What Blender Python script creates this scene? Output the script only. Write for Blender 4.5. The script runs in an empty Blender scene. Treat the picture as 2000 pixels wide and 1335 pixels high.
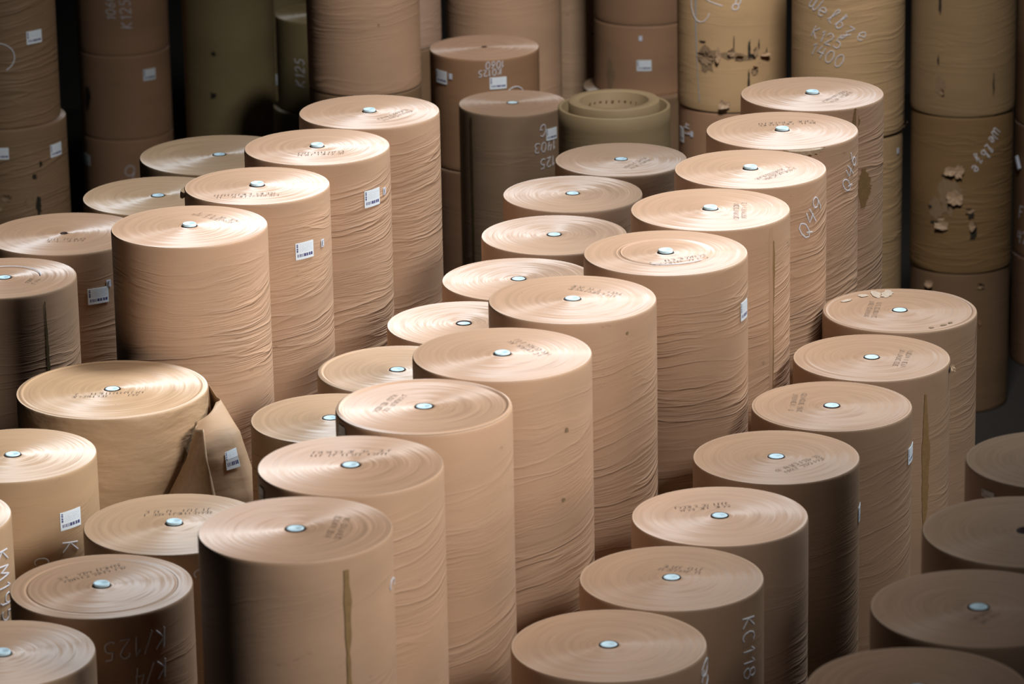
import bpy, bmesh, math, random
from mathutils import Vector, Matrix, noise
random.seed(7)
S = bpy.context.scene
COL = S.collection
PI = math.pi

# ------------------------------------------------------------------ camera
CAM_H, PITCH, ROLL, FPX = 15.0, 0.304526, -0.018486, 7872.1
cd = bpy.data.cameras.new('camera')
cam = bpy.data.objects.new('camera', cd)
COL.objects.link(cam)
fw = Vector((0, math.cos(PITCH), -math.sin(PITCH)))
up = Vector((0, math.sin(PITCH), math.cos(PITCH)))
rt = Vector((1, 0, 0))
cr, sr = math.cos(ROLL), math.sin(ROLL)
r2 = rt * cr + up * sr
u2 = -rt * sr + up * cr
m = Matrix((r2, u2, -fw)).transposed().to_4x4()
m.translation = Vector((0, 0, CAM_H))
cam.matrix_world = m
cd.sensor_fit = 'HORIZONTAL'
cd.sensor_width = 36
cd.lens = FPX * 36 / 2000
cd.clip_start, cd.clip_end = 0.5, 300
cd.dof.use_dof = True
cd.dof.focus_distance = 31.3
cd.dof.aperture_fstop = 2.2
S.camera = cam

# ------------------------------------------------------------------ world, lights, exposure
w = bpy.data.worlds.new('hall_air')
S.world = w
w.use_nodes = True
w.node_tree.nodes['Background'].inputs[0].default_value = (0.75, 0.80, 0.95, 1)
w.node_tree.nodes['Background'].inputs[1].default_value = 0.013

def area(name, loc, target, sx, sy, power, col, spread=180):
    l = bpy.data.lights.new(name, 'AREA')
    l.shape = 'RECTANGLE'
    l.size, l.size_y, l.energy, l.color = sx, sy, power, col
    l.spread = math.radians(spread)
    o = bpy.data.objects.new(name, l)
    COL.objects.link(o)
    o.location = loc
    o.rotation_euler = (Vector(target) - Vector(loc)).to_track_quat('-Z', 'Y').to_euler()
    return o

# the skylight bay to the right of the aisle, the rear bay and the roof light over the middle of the hall
area('skylight', (10.5, 15, 16), (-1.5, 27.2, 6.5), 6, 4, 318, (1.0, 0.97, 0.93), 50)
area('rear_skylight', (3.6, 32.5, 20), (2.0, 43.5, 4.8), 3, 2, 260, (1.0, 0.95, 0.90), 50)
area('roof_light', (8, 36, 24), (-1.3, 29.5, 6), 7, 5, 520, (0.88, 0.95, 1.0), 46)

S.view_settings.view_transform = 'Standard'
S.view_settings.look = 'None'
S.view_settings.exposure = 0.04
S.view_settings.gamma = 1.0
S.view_settings.use_curve_mapping = False
S.cycles.max_bounces = 6
S.cycles.diffuse_bounces = 4
S.cycles.use_denoising = True

# ------------------------------------------------------------------ node helpers
class NT:
    def __init__(s, name):
        s.m = bpy.data.materials.new(name)
        s.m.use_nodes = True
        s.t = s.m.node_tree
        s.b = s.t.nodes['Principled BSDF']
    def n(s, typ, **kw):
        x = s.t.nodes.new('ShaderNode' + typ)
        for k, v in kw.items():
            setattr(x, k, v)
        return x
    def set(s, sock, v):
        if hasattr(v, 'is_linked') or isinstance(v, bpy.types.NodeSocket):
            s.t.links.new(v, sock)
        else:
            sock.default_value = v
    def math(s, op, a, b=0.0, c=None, clamp=False):
        x = s.n('Math', operation=op, use_clamp=clamp)
        s.set(x.inputs[0], a); s.set(x.inputs[1], b)
        if c is not None: s.set(x.inputs[2], c)
        return x.outputs[0]
    def vmath(s, op, a, b=None, scale=None):
        x = s.n('VectorMath', operation=op)
        s.set(x.inputs[0], a)
        if b is not None: s.set(x.inputs[1], b)
        if scale is not None: s.set(x.inputs['Scale'], scale)
        return x.outputs['Value'] if op in ('LENGTH', 'DOT_PRODUCT') else x.outputs[0]
    def xyz(s, x_=0.0, y_=0.0, z_=0.0):
        x = s.n('CombineXYZ')
        s.set(x.inputs[0], x_); s.set(x.inputs[1], y_); s.set(x.inputs[2], z_)
        return x.outputs[0]
    def noise(s, vec, scale=1.0, detail=2.0, rough=0.5):
        x = s.n('TexNoise')
        s.set(x.inputs['Vector'], vec)
        s.set(x.inputs['Scale'], scale); s.set(x.inputs['Detail'], detail); s.set(x.inputs['Roughness'], rough)
        return x.outputs['Fac']
    def ramp(s, v, lo, hi, a=0.0, b=1.0, smooth=True):
        x = s.n('MapRange', interpolation_type='SMOOTHSTEP' if smooth else 'LINEAR')
        s.set(x.inputs[0], v)
        for i, q in zip((1, 2, 3, 4), (lo, hi, a, b)): s.set(x.inputs[i], q)
        return x.outputs[0]
    def mix(s, f, a, b, blend='MIX'):
        x = s.n('Mix', data_type='RGBA', blend_type=blend)
        s.set(x.inputs[0], f); s.set(x.inputs[6], a); s.set(x.inputs[7], b)
        return x.outputs[2]
    def attr(s, name, kind='OBJECT'):
        x = s.n('Attribute', attribute_type=kind, attribute_name=name)
        return x

def simple(name, col, rough=0.7, metal=0.0):
    t = NT(name)
    n_ = t.noise(t.n('TexCoord').outputs['Object'], 30.0, 3.0)
    t.set(t.b.inputs['Base Color'], t.mix(t.ramp(n_, 0.3, 0.7), (*[c * 0.86 for c in col], 1), (*col, 1)))
    t.b.inputs['Roughness'].default_value = rough
    t.b.inputs['Metallic'].default_value = metal
    return t.m

# ---- kraft wrapper on the round side of a roll
def wrapper_material():
    t = NT('kraft_wrapper')
    uv = t.n('UVMap', uv_map='UVMap').outputs[0]
    sep = t.n('SeparateXYZ'); t.set(sep.inputs[0], uv)
    u, v = sep.outputs[0], sep.outputs[1]           # metres round, metres down from the top
    seed = t.attr('seed').outputs['Fac']
    slope = t.attr('slope').outputs['Fac']
    wr = t.attr('wrinkle').outputs['Fac']
    warp = t.noise(t.xyz(t.math('MULTIPLY', u, 0.9), t.math('MULTIPLY', v, 1.1), seed), 1.0, 1.0)
    warp2 = t.noise(t.xyz(t.math('MULTIPLY', u, 2.6), t.math('MULTIPLY', v, 4.0), t.math('ADD', seed, 9.0)), 1.0, 2.0)
    vv = t.math('ADD', t.math('MULTIPLY_ADD', u, t.math('MULTIPLY', slope, 0.5), v), t.math('MULTIPLY', t.math('SUBTRACT', warp, 0.5), 0.30))
    vv = t.math('ADD', vv, t.math('MULTIPLY', t.math('SUBTRACT', warp2, 0.5), 0.06))
    # long ridged creases
    def ridge(su, sv, off, det, pw):
        n_ = t.noise(t.xyz(t.math('MULTIPLY', u, su), t.math('MULTIPLY', vv, sv), t.math('ADD', seed, off)), 1.0, det, 0.55)
        a = t.math('ABSOLUTE', t.math('MULTIPLY_ADD', n_, 2.0, -1.0))
        return t.math('POWER', t.math('SUBTRACT', 1.0, a, clamp=True), pw)
    r1 = ridge(0.6, 9.0, 3.0, 1.0, 15.0)
    r2_ = ridge(1.2, 24.0, 31.0, 1.0, 6.0)
    r3 = ridge(3.5, 42.0, 57.0, 1.0, 3.0)
    band = t.ramp(t.noise(t.xyz(t.math('MULTIPLY', u, 0.55), t.math('MULTIPLY', vv, 2.3), t.math('ADD', seed, 77.0)), 1.0, 1.0), 0.36, 0.62)
    patch = t.ramp(t.noise(t.xyz(t.math('MULTIPLY', u, 1.5), t.math('MULTIPLY', vv, 3.0), t.math('ADD', seed, 111.0)), 1.0, 1.0), 0.42, 0.62)
    topfade = t.ramp(v, 0.06, 0.38, 0.08, 1.0)
    h = t.math('MULTIPLY', r1, t.math('MULTIPLY_ADD', band, 0.75, 0.10))
    h = t.math('ADD', h, t.math('MULTIPLY', t.math('MULTIPLY', r2_, band), 0.36))
    h = t.math('ADD', h, t.math('MULTIPLY', t.math('MULTIPLY', r3, patch), 0.26))
    h = t.math('MULTIPLY', t.math('MULTIPLY', h, topfade), wr)
    # soft dents and paper tooth
    dent = t.noise(t.xyz(t.math('MULTIPLY', u, 3.0), t.math('MULTIPLY', vv, 7.0), t.math('ADD', seed, 140.0)), 1.0, 3.0)
    h = t.math('ADD', h, t.math('MULTIPLY', dent, t.attr('dent').outputs['Fac']))
    line = t.noise(t.xyz(t.math('MULTIPLY', u, 2.0), t.math('MULTIPLY', v, 110.0), seed), 1.0, 2.0)
    h = t.math('ADD', h, t.math('MULTIPLY', line, 0.012))
    bump = t.n('Bump'); bump.inputs['Strength'].default_value = 1.0; bump.inputs['Distance'].default_value = 0.0095
    t.set(bump.inputs['Height'], h)
    t.set(t.b.inputs['Normal'], bump.outputs[0])
    tint = t.attr('tint').outputs['Color']
    big = t.noise(t.xyz(t.math('MULTIPLY', u, 1.0), t.math('MULTIPLY', v, 2.2), t.math('ADD', seed, 200.0)), 1.0, 3.0)
    c = t.mix(t.ramp(big, 0.3, 0.7), (0.90, 0.90, 0.89, 1), (1.05, 1.04, 1.03, 1))
    c = t.mix(1.0, tint, c, 'MULTIPLY')
    fine = t.noise(t.xyz(t.math('MULTIPLY', u, 60.0), t.math('MULTIPLY', v, 220.0), seed), 1.0, 2.0)
    c = t.mix(1.0, c, t.mix(fine, (0.95, 0.945, 0.94, 1), (1.05, 1.05, 1.05, 1)), 'MULTIPLY')
    # scuffs: small rubbed marks
    sc = t.noise(t.xyz(t.math('MULTIPLY', u, 5.0), t.math('MULTIPLY', v, 9.0), t.math('ADD', seed, 310.0)), 1.0, 4.0, 0.65)
    c = t.mix(t.ramp(sc, 0.66, 0.76, 0.0, 0.45), c, (0.20, 0.12, 0.07, 1))
    t.set(t.b.inputs['Base Color'], c)
    t.b.inputs['Roughness'].default_value = 0.58
    t.b.inputs['Specular IOR Level'].default_value = 0.35
    return t.m

# ---- wound edges on the end of a roll: fine rings, each ply leaning a little in or out
def end_material():
    t = NT('wound_paper_edges')
    oc = t.n('TexCoord').outputs['Object']
    seed = t.attr('seed').outputs['Fac']
    lean = t.attr('lean').outputs['Fac']
    streak = t.attr('streak').outputs['Fac']
    sep = t.n('SeparateXYZ'); t.set(sep.inputs[0], oc)
    flat = t.xyz(sep.outputs[0], sep.outputs[1], 0.0)
    r = t.vmath('LENGTH', flat)
    rad = t.vmath('NORMALIZE', flat)
    drift = t.noise(t.vmath('ADD', flat, t.xyz(0.0, 0.0, seed)), 1.6, 1.0)
    rr = t.math('MULTIPLY_ADD', drift, 0.05, r)
    def rings(freq, off, det, ang):
        a = t.vmath('SCALE', rad, scale=ang)
        sa = t.n('SeparateXYZ'); t.set(sa.inputs[0], a)
        return t.noise(t.xyz(sa.outputs[0], t.math('ADD', sa.outputs[1], t.math('ADD', seed, off)), t.math('MULTIPLY', rr, freq)), 1.0, det, 0.6)
    n1 = rings(22.0, 0.0, 2.0, 0.55)
    n2 = rings(75.0, 11.0, 2.0, 0.9)
    n3 = rings(260.0, 23.0, 1.0, 1.6)
    k = t.math('MULTIPLY', t.math('SUBTRACT', n1, 0.5), 0.9)
    k = t.math('ADD', k, t.math('MULTIPLY', t.math('SUBTRACT', n2, 0.5), 0.8))
    k = t.math('ADD', k, t.math('MULTIPLY', t.math('SUBTRACT', n3, 0.5), 0.4))
    k = t.math('MULTIPLY_ADD', k, streak, lean)
    geo = t.n('NewGeometry')
    vt = t.n('VectorTransform', vector_type='VECTOR', convert_from='OBJECT', convert_to='WORLD')
    t.set(vt.inputs[0], rad)
    nrm = t.vmath('NORMALIZE', t.vmath('ADD', geo.outputs['Normal'], t.vmath('SCALE', vt.outputs[0], scale=k)))
    tint = t.attr('tint').outputs['Color']
    c = t.mix(1.0, tint, t.mix(t.ramp(n2, 0.3, 0.7), (0.93, 0.92, 0.91, 1), (1.05, 1.05, 1.05, 1)), 'MULTIPLY')
    c = t.mix(1.0, c, t.mix(t.ramp(n1, 0.3, 0.7), (0.96, 0.955, 0.95, 1), (1.04, 1.04, 1.04, 1)), 'MULTIPLY')
    rim = t.ramp(t.math('DIVIDE', r, t.attr('radius').outputs['Fac']), 0.965, 0.985)
    c = t.mix(t.math('MULTIPLY', rim, 0.25), c, (0.80, 0.62, 0.45, 1))
    sp = t.noise(t.vmath('ADD', flat, t.xyz(0.0, 0.0, t.math('ADD', seed, 5.0))), 26.0, 1.0)
    c = t.mix(t.ramp(sp, 0.80, 0.83, 0.0, 0.6), c, (0.16, 0.09, 0.05, 1))
    t.set(t.b.inputs['Base Color'], c)
    t.b.inputs['Roughness'].default_value = 0.9
    t.b.inputs['Specular IOR Level'].default_value = 0.1
    small = t.vmath('NORMALIZE', t.vmath('ADD', geo.outputs['Normal'], t.vmath('SCALE', vt.outputs[0], scale=t.math('MULTIPLY', k, 0.32))))
    t.set(t.b.inputs['Normal'], small)
    tg = t.n('Tangent', direction_type='RADIAL', axis='Z')
    gl = t.n('BsdfAnisotropic')
    gl.inputs['Color'].default_value = (0.93, 0.97, 1.0, 1)
    gl.inputs['Roughness'].default_value = 0.66
    gl.inputs['Anisotropy'].default_value = 0.55
    gl.inputs['Rotation'].default_value = 0.25
    t.set(gl.inputs['Normal'], nrm)
    t.set(gl.inputs['Tangent'], tg.outputs[0])
    mx = t.n('MixShader')
    t.set(mx.inputs[0], t.attr('gloss').outputs['Fac'])
    t.t.links.new(t.b.outputs[0], mx.inputs[1])
    t.t.links.new(gl.outputs[0], mx.inputs[2])
    out = t.t.nodes['Material Output']
    t.t.links.new(mx.outputs[0], out.inputs[0])
    return t.m

def sticker_material():
    t = NT('printed_sticker')
    uv = t.n('UVMap', uv_map='UVMap').outputs[0]
    sep = t.n('SeparateXYZ'); t.set(sep.inputs[0], uv)
    u, v = sep.outputs[0], sep.outputs[1]
    def box(x0, x1, y0, y1):
        a = t.math('MULTIPLY', t.math('GREATER_THAN', u, x0), t.math('LESS_THAN', u, x1))
        b = t.math('MULTIPLY', t.math('GREATER_THAN', v, y0), t.math('LESS_THAN', v, y1))
        return t.math('MULTIPLY', a, b)
    def white(x, freq):
        wn = t.n('TexWhiteNoise', noise_dimensions='1D')
        t.set(wn.inputs['W'], t.math('FLOOR', t.math('MULTIPLY', x, freq)))
        return wn.outputs['Value']
    bars = t.math('MULTIPLY', t.math('LESS_THAN', white(u, 46.0), 0.62), box(0.06, 0.93, 0.15, 0.33))
    side = t.math('MULTIPLY', t.math('LESS_THAN', white(v, 44.0), 0.6), box(0.05, 0.13, 0.42, 0.93))
    rows = t.math('MULTIPLY', t.math('LESS_THAN', t.math('FRACT', t.math('MULTIPLY', v, 11.0)), 0.42), box(0.20, 0.92, 0.42, 0.92))
    n_ = t.noise(t.xyz(t.math('MULTIPLY', u, 26.0), t.math('FLOOR', t.math('MULTIPLY', v, 11.0)), 0.0), 1.0, 1.0)
    rows = t.math('MULTIPLY', rows, t.math('GREATER_THAN', n_, 0.5))
    c = t.mix(t.math('MULTIPLY', rows, 0.5), (0.84, 0.93, 1.0, 1), (0.25, 0.28, 0.45, 1))
    c = t.mix(t.math('MAXIMUM', bars, side), c, (0.06, 0.06, 0.20, 1))
    t.set(t.b.inputs['Base Color'], c)
    t.b.inputs['Roughness'].default_value = 0.5
    return t.m

def floor_material():
    t = NT('dark_concrete')
    oc = t.n('TexCoord').outputs['Object']
    n_ = t.noise(oc, 0.7, 5.0)
    t.set(t.b.inputs['Base Color'], t.mix(n_, (0.018, 0.017, 0.015, 1), (0.035, 0.032, 0.028, 1)))
    t.b.inputs['Roughness'].default_value = 0.8
    return t.m

M_WRAP = wrapper_material()
M_END = end_material()
M_STICK = sticker_material()
M_FLOOR = floor_material()
M_WALL = simple('dark_wall_sheet', (0.05, 0.048, 0.045), 0.8)
M_PLUG = simple('pale_blue_plastic', (0.68, 0.90, 1.0), 0.75)
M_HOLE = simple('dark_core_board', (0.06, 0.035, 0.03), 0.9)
M_CHALK = simple('white_chalk', (0.74, 0.74, 0.80), 0.9)
M_INK = simple('grey_stencil_ink', (0.22, 0.16, 0.12), 0.8)
M_GLUE = simple('brown_glue', (0.30, 0.18, 0.075), 0.6)
M_TORN = simple('torn_paper_under_layer', (0.27, 0.18, 0.10), 0.85)
M_GASH = simple('deep_tear', (0.025, 0.02, 0.012), 0.95)
M_FLAP = simple('bare_kraft_paper', (0.40, 0.27, 0.165), 0.5)
M_WHITE = simple('white_paper_tag', (0.72, 0.80, 0.95), 0.6)

# ------------------------------------------------------------------ mesh helpers
def link(name, me, mat, parent=None, smooth=True, mats=None):
    o = bpy.data.objects.new(name, me)
    COL.objects.link(o)
    for q in (mats or [mat]): me.materials.append(q)
    if smooth:
        for p in me.polygons: p.use_smooth = True
    if parent is not None: o.parent = parent
    return o

def mesh(name, verts, faces, uvs=None, mi=None):
    me = bpy.data.meshes.new(name)
    me.from_pydata(verts, [], faces)
    if uvs is not None:
        l = me.uv_layers.new(name='UVMap')
        for p in me.polygons:
            for li, vi in zip(p.loop_indices, p.vertices):
                l.data[li].uv = uvs[(p.index, vi)] if isinstance(uvs, dict) else uvs[vi]
    if mi is not None:
        for p in me.polygons: p.material_index = mi[p.index]
    me.update()
    return me

def cp(R, ph, z):                      # phi 0 faces the camera side, positive to the right
    return (R * math.sin(ph), -R * math.cos(ph), z)

def side_mesh(R, L, seed, bulge=0.0025, dents=0.0):
    """round wrapped side with rolled edges, origin in the middle of the top face"""
    N = 112
    zs = [0.0, -0.004, -0.012, -0.03] + [-L * k / 22 for k in range(1, 22)] + [-L + 0.02, -L + 0.006, -L]
    rs = [R - 0.007, R - 0.003, R - 0.0008, R] + [R] * 21 + [R, R - 0.003, R - 0.010]
    V, F, U = [], [], {}
    rows = len(zs)
    for j, (z, r) in enumerate(zip(zs, rs)):
        for i in range(N):
            ph = PI + 2 * PI * i / N
            d = 0
            if j > 2:
                d = bulge * noise.noise(Vector((math.sin(ph) * 1.3, math.cos(ph) * 1.3, z * 1.1 + seed)))
                if dents:
                    d += dents * noise.noise(Vector((math.sin(ph) * 3, math.cos(ph) * 3, z * 4.5 + seed * 2)))
            x, y, _ = cp(r + d, ph, z)
            V.append((x, y, z))
    for j in range(rows - 1):
        for i in range(N):
            a, b = j * N + i, j * N + (i + 1) % N
            c, e = (j + 1) * N + (i + 1) % N, (j + 1) * N + i
            fi = len(F)
            F.append((a, e, c, b))
            u0, u1 = R * 2 * PI * i / N, R * 2 * PI * (i + 1) / N
            for q, uu, jj in ((a, u0, j), (b, u1, j), (c, u1, j + 1), (e, u0, j + 1)):
                U[(fi, q)] = (uu, -zs[jj])
    fi = len(F)
    F.append(tuple((rows - 1) * N + i for i in range(N)))
    for i in range(N): U[(fi, (rows - 1) * N + i)] = (V[(rows - 1) * N + i][0], L)
    me = mesh('wrapper', V, F, U)
    return me

def end_mesh(R, rc, cone, seed, ridges=(), wav=0.0):
    """ring of wound edges from the core out to the wrapper, coned by a few millimetres"""
    N = 112
    rnd = random.Random(seed)
    rads = [rc, rc + 0.008]
    n_ = 34
    rads += [rc + 0.008 + (R - 0.006 - rc - 0.008) * k / n_ for k in range(1, n_ + 1)]
    for (rr, hh, ww) in ridges: rads += [rr - ww, rr - ww * 0.5, rr, rr + ww * 0.5, rr + ww]
    rads = sorted(q for q in set(rads) if q <= R - 0.006 + 1e-6)
    V, F = [], []
    step = [rnd.uniform(-0.0016, 0.0016) for _ in rads]
    for j, r in enumerate(rads):
        f = (r - rc) / (R - rc)
        z = cone * (1 - f) + (0 if j == len(rads) - 1 else step[j])
        for (rr, hh, ww) in ridges:
            z += hh * max(0.0, 1 - abs(r - rr) / ww)
        if j == 0: z -= 0.006
        for i in range(N):
            ph = 2 * PI * i / N
            dz = 0
            if wav and j < len(rads) - 1:
                dz = wav * f * noise.noise(Vector((r * 9 + math.sin(ph) * 1.2, math.cos(ph) * 1.2, seed)))
            V.append(cp(r, ph, z + dz))
    for j in range(len(rads) - 1):
        for i in range(N):
            a, b = j * N + i, j * N + (i + 1) % N
            F.append((a, (j + 1) * N + i, (j + 1) * N + (i + 1) % N, b))
    # short inner wall of the core
    base = len(V)
    for i in range(N): V.append(cp(rc, 2 * PI * i / N, -0.12))
    for i in range(N): F.append((base + i, i, (i + 1) % N, base + (i + 1) % N))
    me = mesh('end_face', V, F)
    bm = bmesh.new(); bm.from_mesh(me); bmesh.ops.recalc_face_normals(bm, faces=bm.faces); bm.to_mesh(me); bm.free()
    if me.polygons[n_ * 20].normal.z < 0: me.flip_normals()
    return me

def lathe(profile, N=48, top=True):
    V, F = [], []
    for (r, z) in profile:
        for i in range(N): V.append(cp(r, 2 * PI * i / N, z))
    for j in range(len(profile) - 1):
        for i in range(N):
            F.append((j * N + i, (j + 1) * N + i, (j + 1) * N + (i + 1) % N, j * N + (i + 1) % N))
    if top: F.append(tuple(range(N)))
    F.append(tuple(reversed(range((len(profile) - 1) * N, len(profile) * N))))
    me = mesh('lathe', V, F)
    bm = bmesh.new(); bm.from_mesh(me); bmesh.ops.recalc_face_normals(bm, faces=bm.faces); bm.to_mesh(me); bm.free()
    return me

def plug_mesh(rc, hgt):
    r = rc - 0.0065
    prof = [(0.004, hgt - 0.0035), (r * 0.22, hgt - 0.0035), (r * 0.26, hgt - 0.0015), (r * 0.74, hgt - 0.0015), (r * 0.80, hgt),
            (r - 0.004, hgt), (r, hgt - 0.004), (r, -0.08)]
    return lathe(prof, 40)

def solid_band(ptsA, ptsB, th):
    pass

def tube(points, rad, closed=False, sides=6, flat=0.45, nrm=None):
    V, F = [], []
    n_ = len(points)
    for i, p in enumerate(points):
        p = Vector(p)
        a = Vector(points[max(i - 1, 0)]); b = Vector(points[min(i + 1, n_ - 1)])
        d = (b - a)
        d = d.normalized() if d.length > 1e-7 else Vector((1, 0, 0))
        nn = Vector(nrm[i]) if nrm else Vector((0, 0, 1))
        s_ = d.cross(nn)
        s_ = s_.normalized() if s_.length > 1e-7 else Vector((1, 0, 0))
        for k in range(sides):
            an = 2 * PI * k / sides
            V.append(tuple(p + s_ * rad * math.cos(an) + nn * rad * flat * math.sin(an)))
    for i in range(n_ - 1):
        for k in range(sides):
            F.append((i * sides + k, i * sides + (k + 1) % sides, (i + 1) * sides + (k + 1) % sides, (i + 1) * sides + k))
    F.append(tuple(range(sides)))
    F.append(tuple(reversed(range((n_ - 1) * sides, n_ * sides))))
    return V, F

# ---- a stroke alphabet for chalk and marker writing: polylines in a box about 0.6 wide, 1 high
def arc(cx, cy, rx, ry, a0, a1, n_=12):
    return [(cx + rx * math.cos(math.radians(a0 + (a1 - a0) * k / n_)), cy + ry * math.sin(math.radians(a0 + (a1 - a0) * k / n_))) for k in range(n_ + 1)]
G = {
 '0': [arc(.3, .5, .27, .5, 90, 450, 18)],
 '1': [[(.12, .72), (.32, 1), (.30, 0)]],
 '2': [arc(.28, .72, .24, .27, 170, -40, 10) + [(.05, 0), (.58, .04)]],
 '3': [arc(.26, .74, .24, .25, 150, -80, 10) + arc(.26, .26, .27, .26, 80, -150, 10)],
 '4': [[(.2, 1), (.05, .45), (.55, .5)], [(.5, .95), (.42, 0)]],
 '5': [[(.52, 1), (.16, .96), (.12, .58)] + arc(.26, .3, .27, .29, 100, -140, 12)],
 '6': [[(.48, 1), (.14, .5)] + arc(.3, .25, .22, .26, 160, -190, 16)],
 '7': [[(.05, .95), (.55, .98), (.22, 0)]],
 '8': [arc(.3, .74, .2, .24, 270, -90, 14) + arc(.3, .25, .25, .26, 90, 450, 14)],
 '9': [arc(.3, .7, .24, .28, 0, 360, 14) + [(.5, .1), (.4, 0)]],
 'K': [[(.1, 1), (.06, 0)], [(.55, 1), (.1, .48), (.58, 0)]],
 'M': [[(.02, 0), (.12, 1), (.32, .25), (.54, 1), (.62, 0)]],
 'G': [arc(.32, .5, .28, .5, 50, 330, 14) + [(.58, .45), (.34, .45)]],
 'C': [arc(.34, .5, .3, .5, 55, 305, 14)],
 'R': [[(.08, 0), (.1, 1)], [(.1, 1)] + arc(.2, .76, .3, .22, 80, -80, 8) + [(.12, .5), (.55, 0)]],
 'Q': [arc(.3, .5, .26, .48, 60, 420, 16), [(.3, .3), (.62, -.1)]],
 'F': [[(.5, 1), (.1, .97), (.06, 0)], [(.08, .52), (.42, .55)]],
 'E': [[(.5, 1), (.1, 1), (.1, 0), (.5, 0)], [(.1, .5), (.42, .5)]],
 '/': [[(.05, -.05), (.45, 1.05)]],
 'W': [[(.0, .9)] + arc(.16, .3, .14, .3, 180, 360, 8) + [(.32, .9)] + arc(.48, .3, .14, .3, 180, 360, 8) + [(.66, .95)]],
 'e': [[(.06, .3), (.4, .36)] + arc(.25, .32, .2, .3, 10, 320, 12)],
 'l': [[(.04, .1), (.34, .85)] + arc(.26, .9, .1, .14, 20, 190, 6) + [(.16, .1), (.34, .02)]],
 'b': [[(.02, .1), (.3, .95), (.2, 1.05), (.1, .2)] + arc(.26, .22, .18, .22, 180, 470, 10)],
 'z': [[(.04, .5), (.4, .52), (.1, .06), (.28, -.05), (.1, -.5), (-.06, -.3), (.4, .1)]],
 'y': [[(.04, .9), (.08, .5), (.36, .55), (.42, .95)], [(.42, .95), (.24, -.1), (.02, .05)]],
 'a': [arc(.25, .28, .2, .28, 0, 360, 12) + [(.46, .02)]],
 'r': [[(.05, .6), (.1, 0)], [(.1, .35), (.3, .62), (.45, .55)]],
 'n': [[(.05, .6), (.08, 0)], [(.08, .35), (.28, .62), (.4, .4), (.42, 0)]],
 's': [arc(.25, .45, .16, .16, 20, 230, 8) + arc(.25, .14, .17, .16, 80, -140, 8)],
 ' ': [],
}
def text_lines(txt, h, gap=0.16, shear=0.12, jit=0.0, rnd=None):
    out, x = [], 0.0
    for ch in txt:
        for pl in G.get(ch, []):
            out.append([((x + px + shear * py + (rnd.uniform(-jit, jit) if rnd else 0)) * h, (py + (rnd.uniform(-jit, jit) if rnd else 0)) * h) for px, py in pl])
        x += (0.62 if ch not in '1/l ' else 0.42) + gap
    return out, x * h

def on_side(lines, R, ph, z, rot, thick, off=0.004):
    """write polylines on the round side; (ph, z) is the middle of the writing"""
    xs = [p[0] for l in lines for p in l]; ys = [p[1] for l in lines for p in l]
    mx, my = (min(xs) + max(xs)) / 2, (min(ys) + max(ys)) / 2
    c, s_ = math.cos(rot), math.sin(rot)
    V, F = [], []
    for l in lines:
        pts = []
        for a, b in zip(l, l[1:]):
            k = max(1, int(math.hypot(a[0] - b[0], a[1] - b[1]) / 0.03))
            pts += [(a[0] + (b[0] - a[0]) * q / k, a[1] + (b[1] - a[1]) * q / k) for q in range(k)]
        pts.append(l[-1])
        P, Nn = [], []
        for (x, y) in pts:
            x, y = x - mx, y - my
            X, Y = x * c - y * s_, x * s_ + y * c
            a = ph + X / R
            P.append(cp(R + off, a, z + Y)); Nn.append(cp(1, a, 0))
        v, f = tube(P, thick, nrm=Nn)
        o = len(V)
        V += v; F += [tuple(q + o for q in ff) for ff in f]
    return mesh('chalk', V, F)

def on_top(lines, x0, y0, rot, z, thick):
    c, s_ = math.cos(rot), math.sin(rot)
    V, F = [], []
    for l in lines:
        P = [(x0 + x * c - y * s_, y0 + x * s_ + y * c, z) for (x, y) in l]
        v, f = tube(P, thick, flat=0.25, sides=4)
        o = len(V)
        V += v; F += [tuple(q + o for q in ff) for ff in f]
    return mesh('stencil', V, F)

def stencil(x0, y0, x1, y1, rnd):
    """two lines of small worn stencil print that cannot be read, as in the photograph"""
    L = math.hypot(x1 - x0, y1 - y0)
    lines = []
    for row, h in ((0, 0.036), (-0.06, 0.036)):
        x = rnd.uniform(0, 0.04)
        while x < L:
            if rnd.random() < 0.16: x += 0.03; continue
            k = rnd.choice((0, 1, 2, 3))
            if k == 0: lines.append([(x, row), (x, row + h)])
            elif k == 1: lines.append([(x, row), (x + .004, row + h), (x + .018, row + h)])
            elif k == 2: lines.append([(x, row + h), (x + .018, row + h * .6), (x + .004, row)])
            else: lines.append([(x, row), (x + .018, row), (x + .018, row + h), (x, row + h)])
            x += 0.027
    return lines

def sticker_mesh(R, ph, z, w_, h_, off=0.004, rot=0.0):
    nx, ny = 8, 3
    V, F, U = [], [], []
    c, s_ = math.cos(rot), math.sin(rot)
    for layer, o_ in ((0, off), (1, off - 0.0025)):
        for j in range(ny + 1):
            for i in range(nx + 1):
                x, y = (i / nx - .5) * w_, (j / ny - .5) * h_
                X, Y = x * c - y * s_, x * s_ + y * c
                V.append(cp(R + o_, ph + X / R, z + Y)); U.append((i / nx, j / ny))
    n1 = (nx + 1) * (ny + 1)
    for j in range(ny):
        for i in range(nx):
            a = j * (nx + 1) + i
            F.append((a, a + 1, a + nx + 2, a + nx + 1))
    ring = [i for i in range(nx + 1)] + [(j * (nx + 1) + nx) for j in range(1, ny + 1)] + [ny * (nx + 1) + i for i in range(nx - 1, -1, -1)] + [j * (nx + 1) for j in range(ny - 1, 0, -1)]
    for a, b in zip(ring, ring[1:] + ring[:1]): F.append((a, a + n1, b + n1, b))
    return mesh('sticker', V, F, U)

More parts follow.
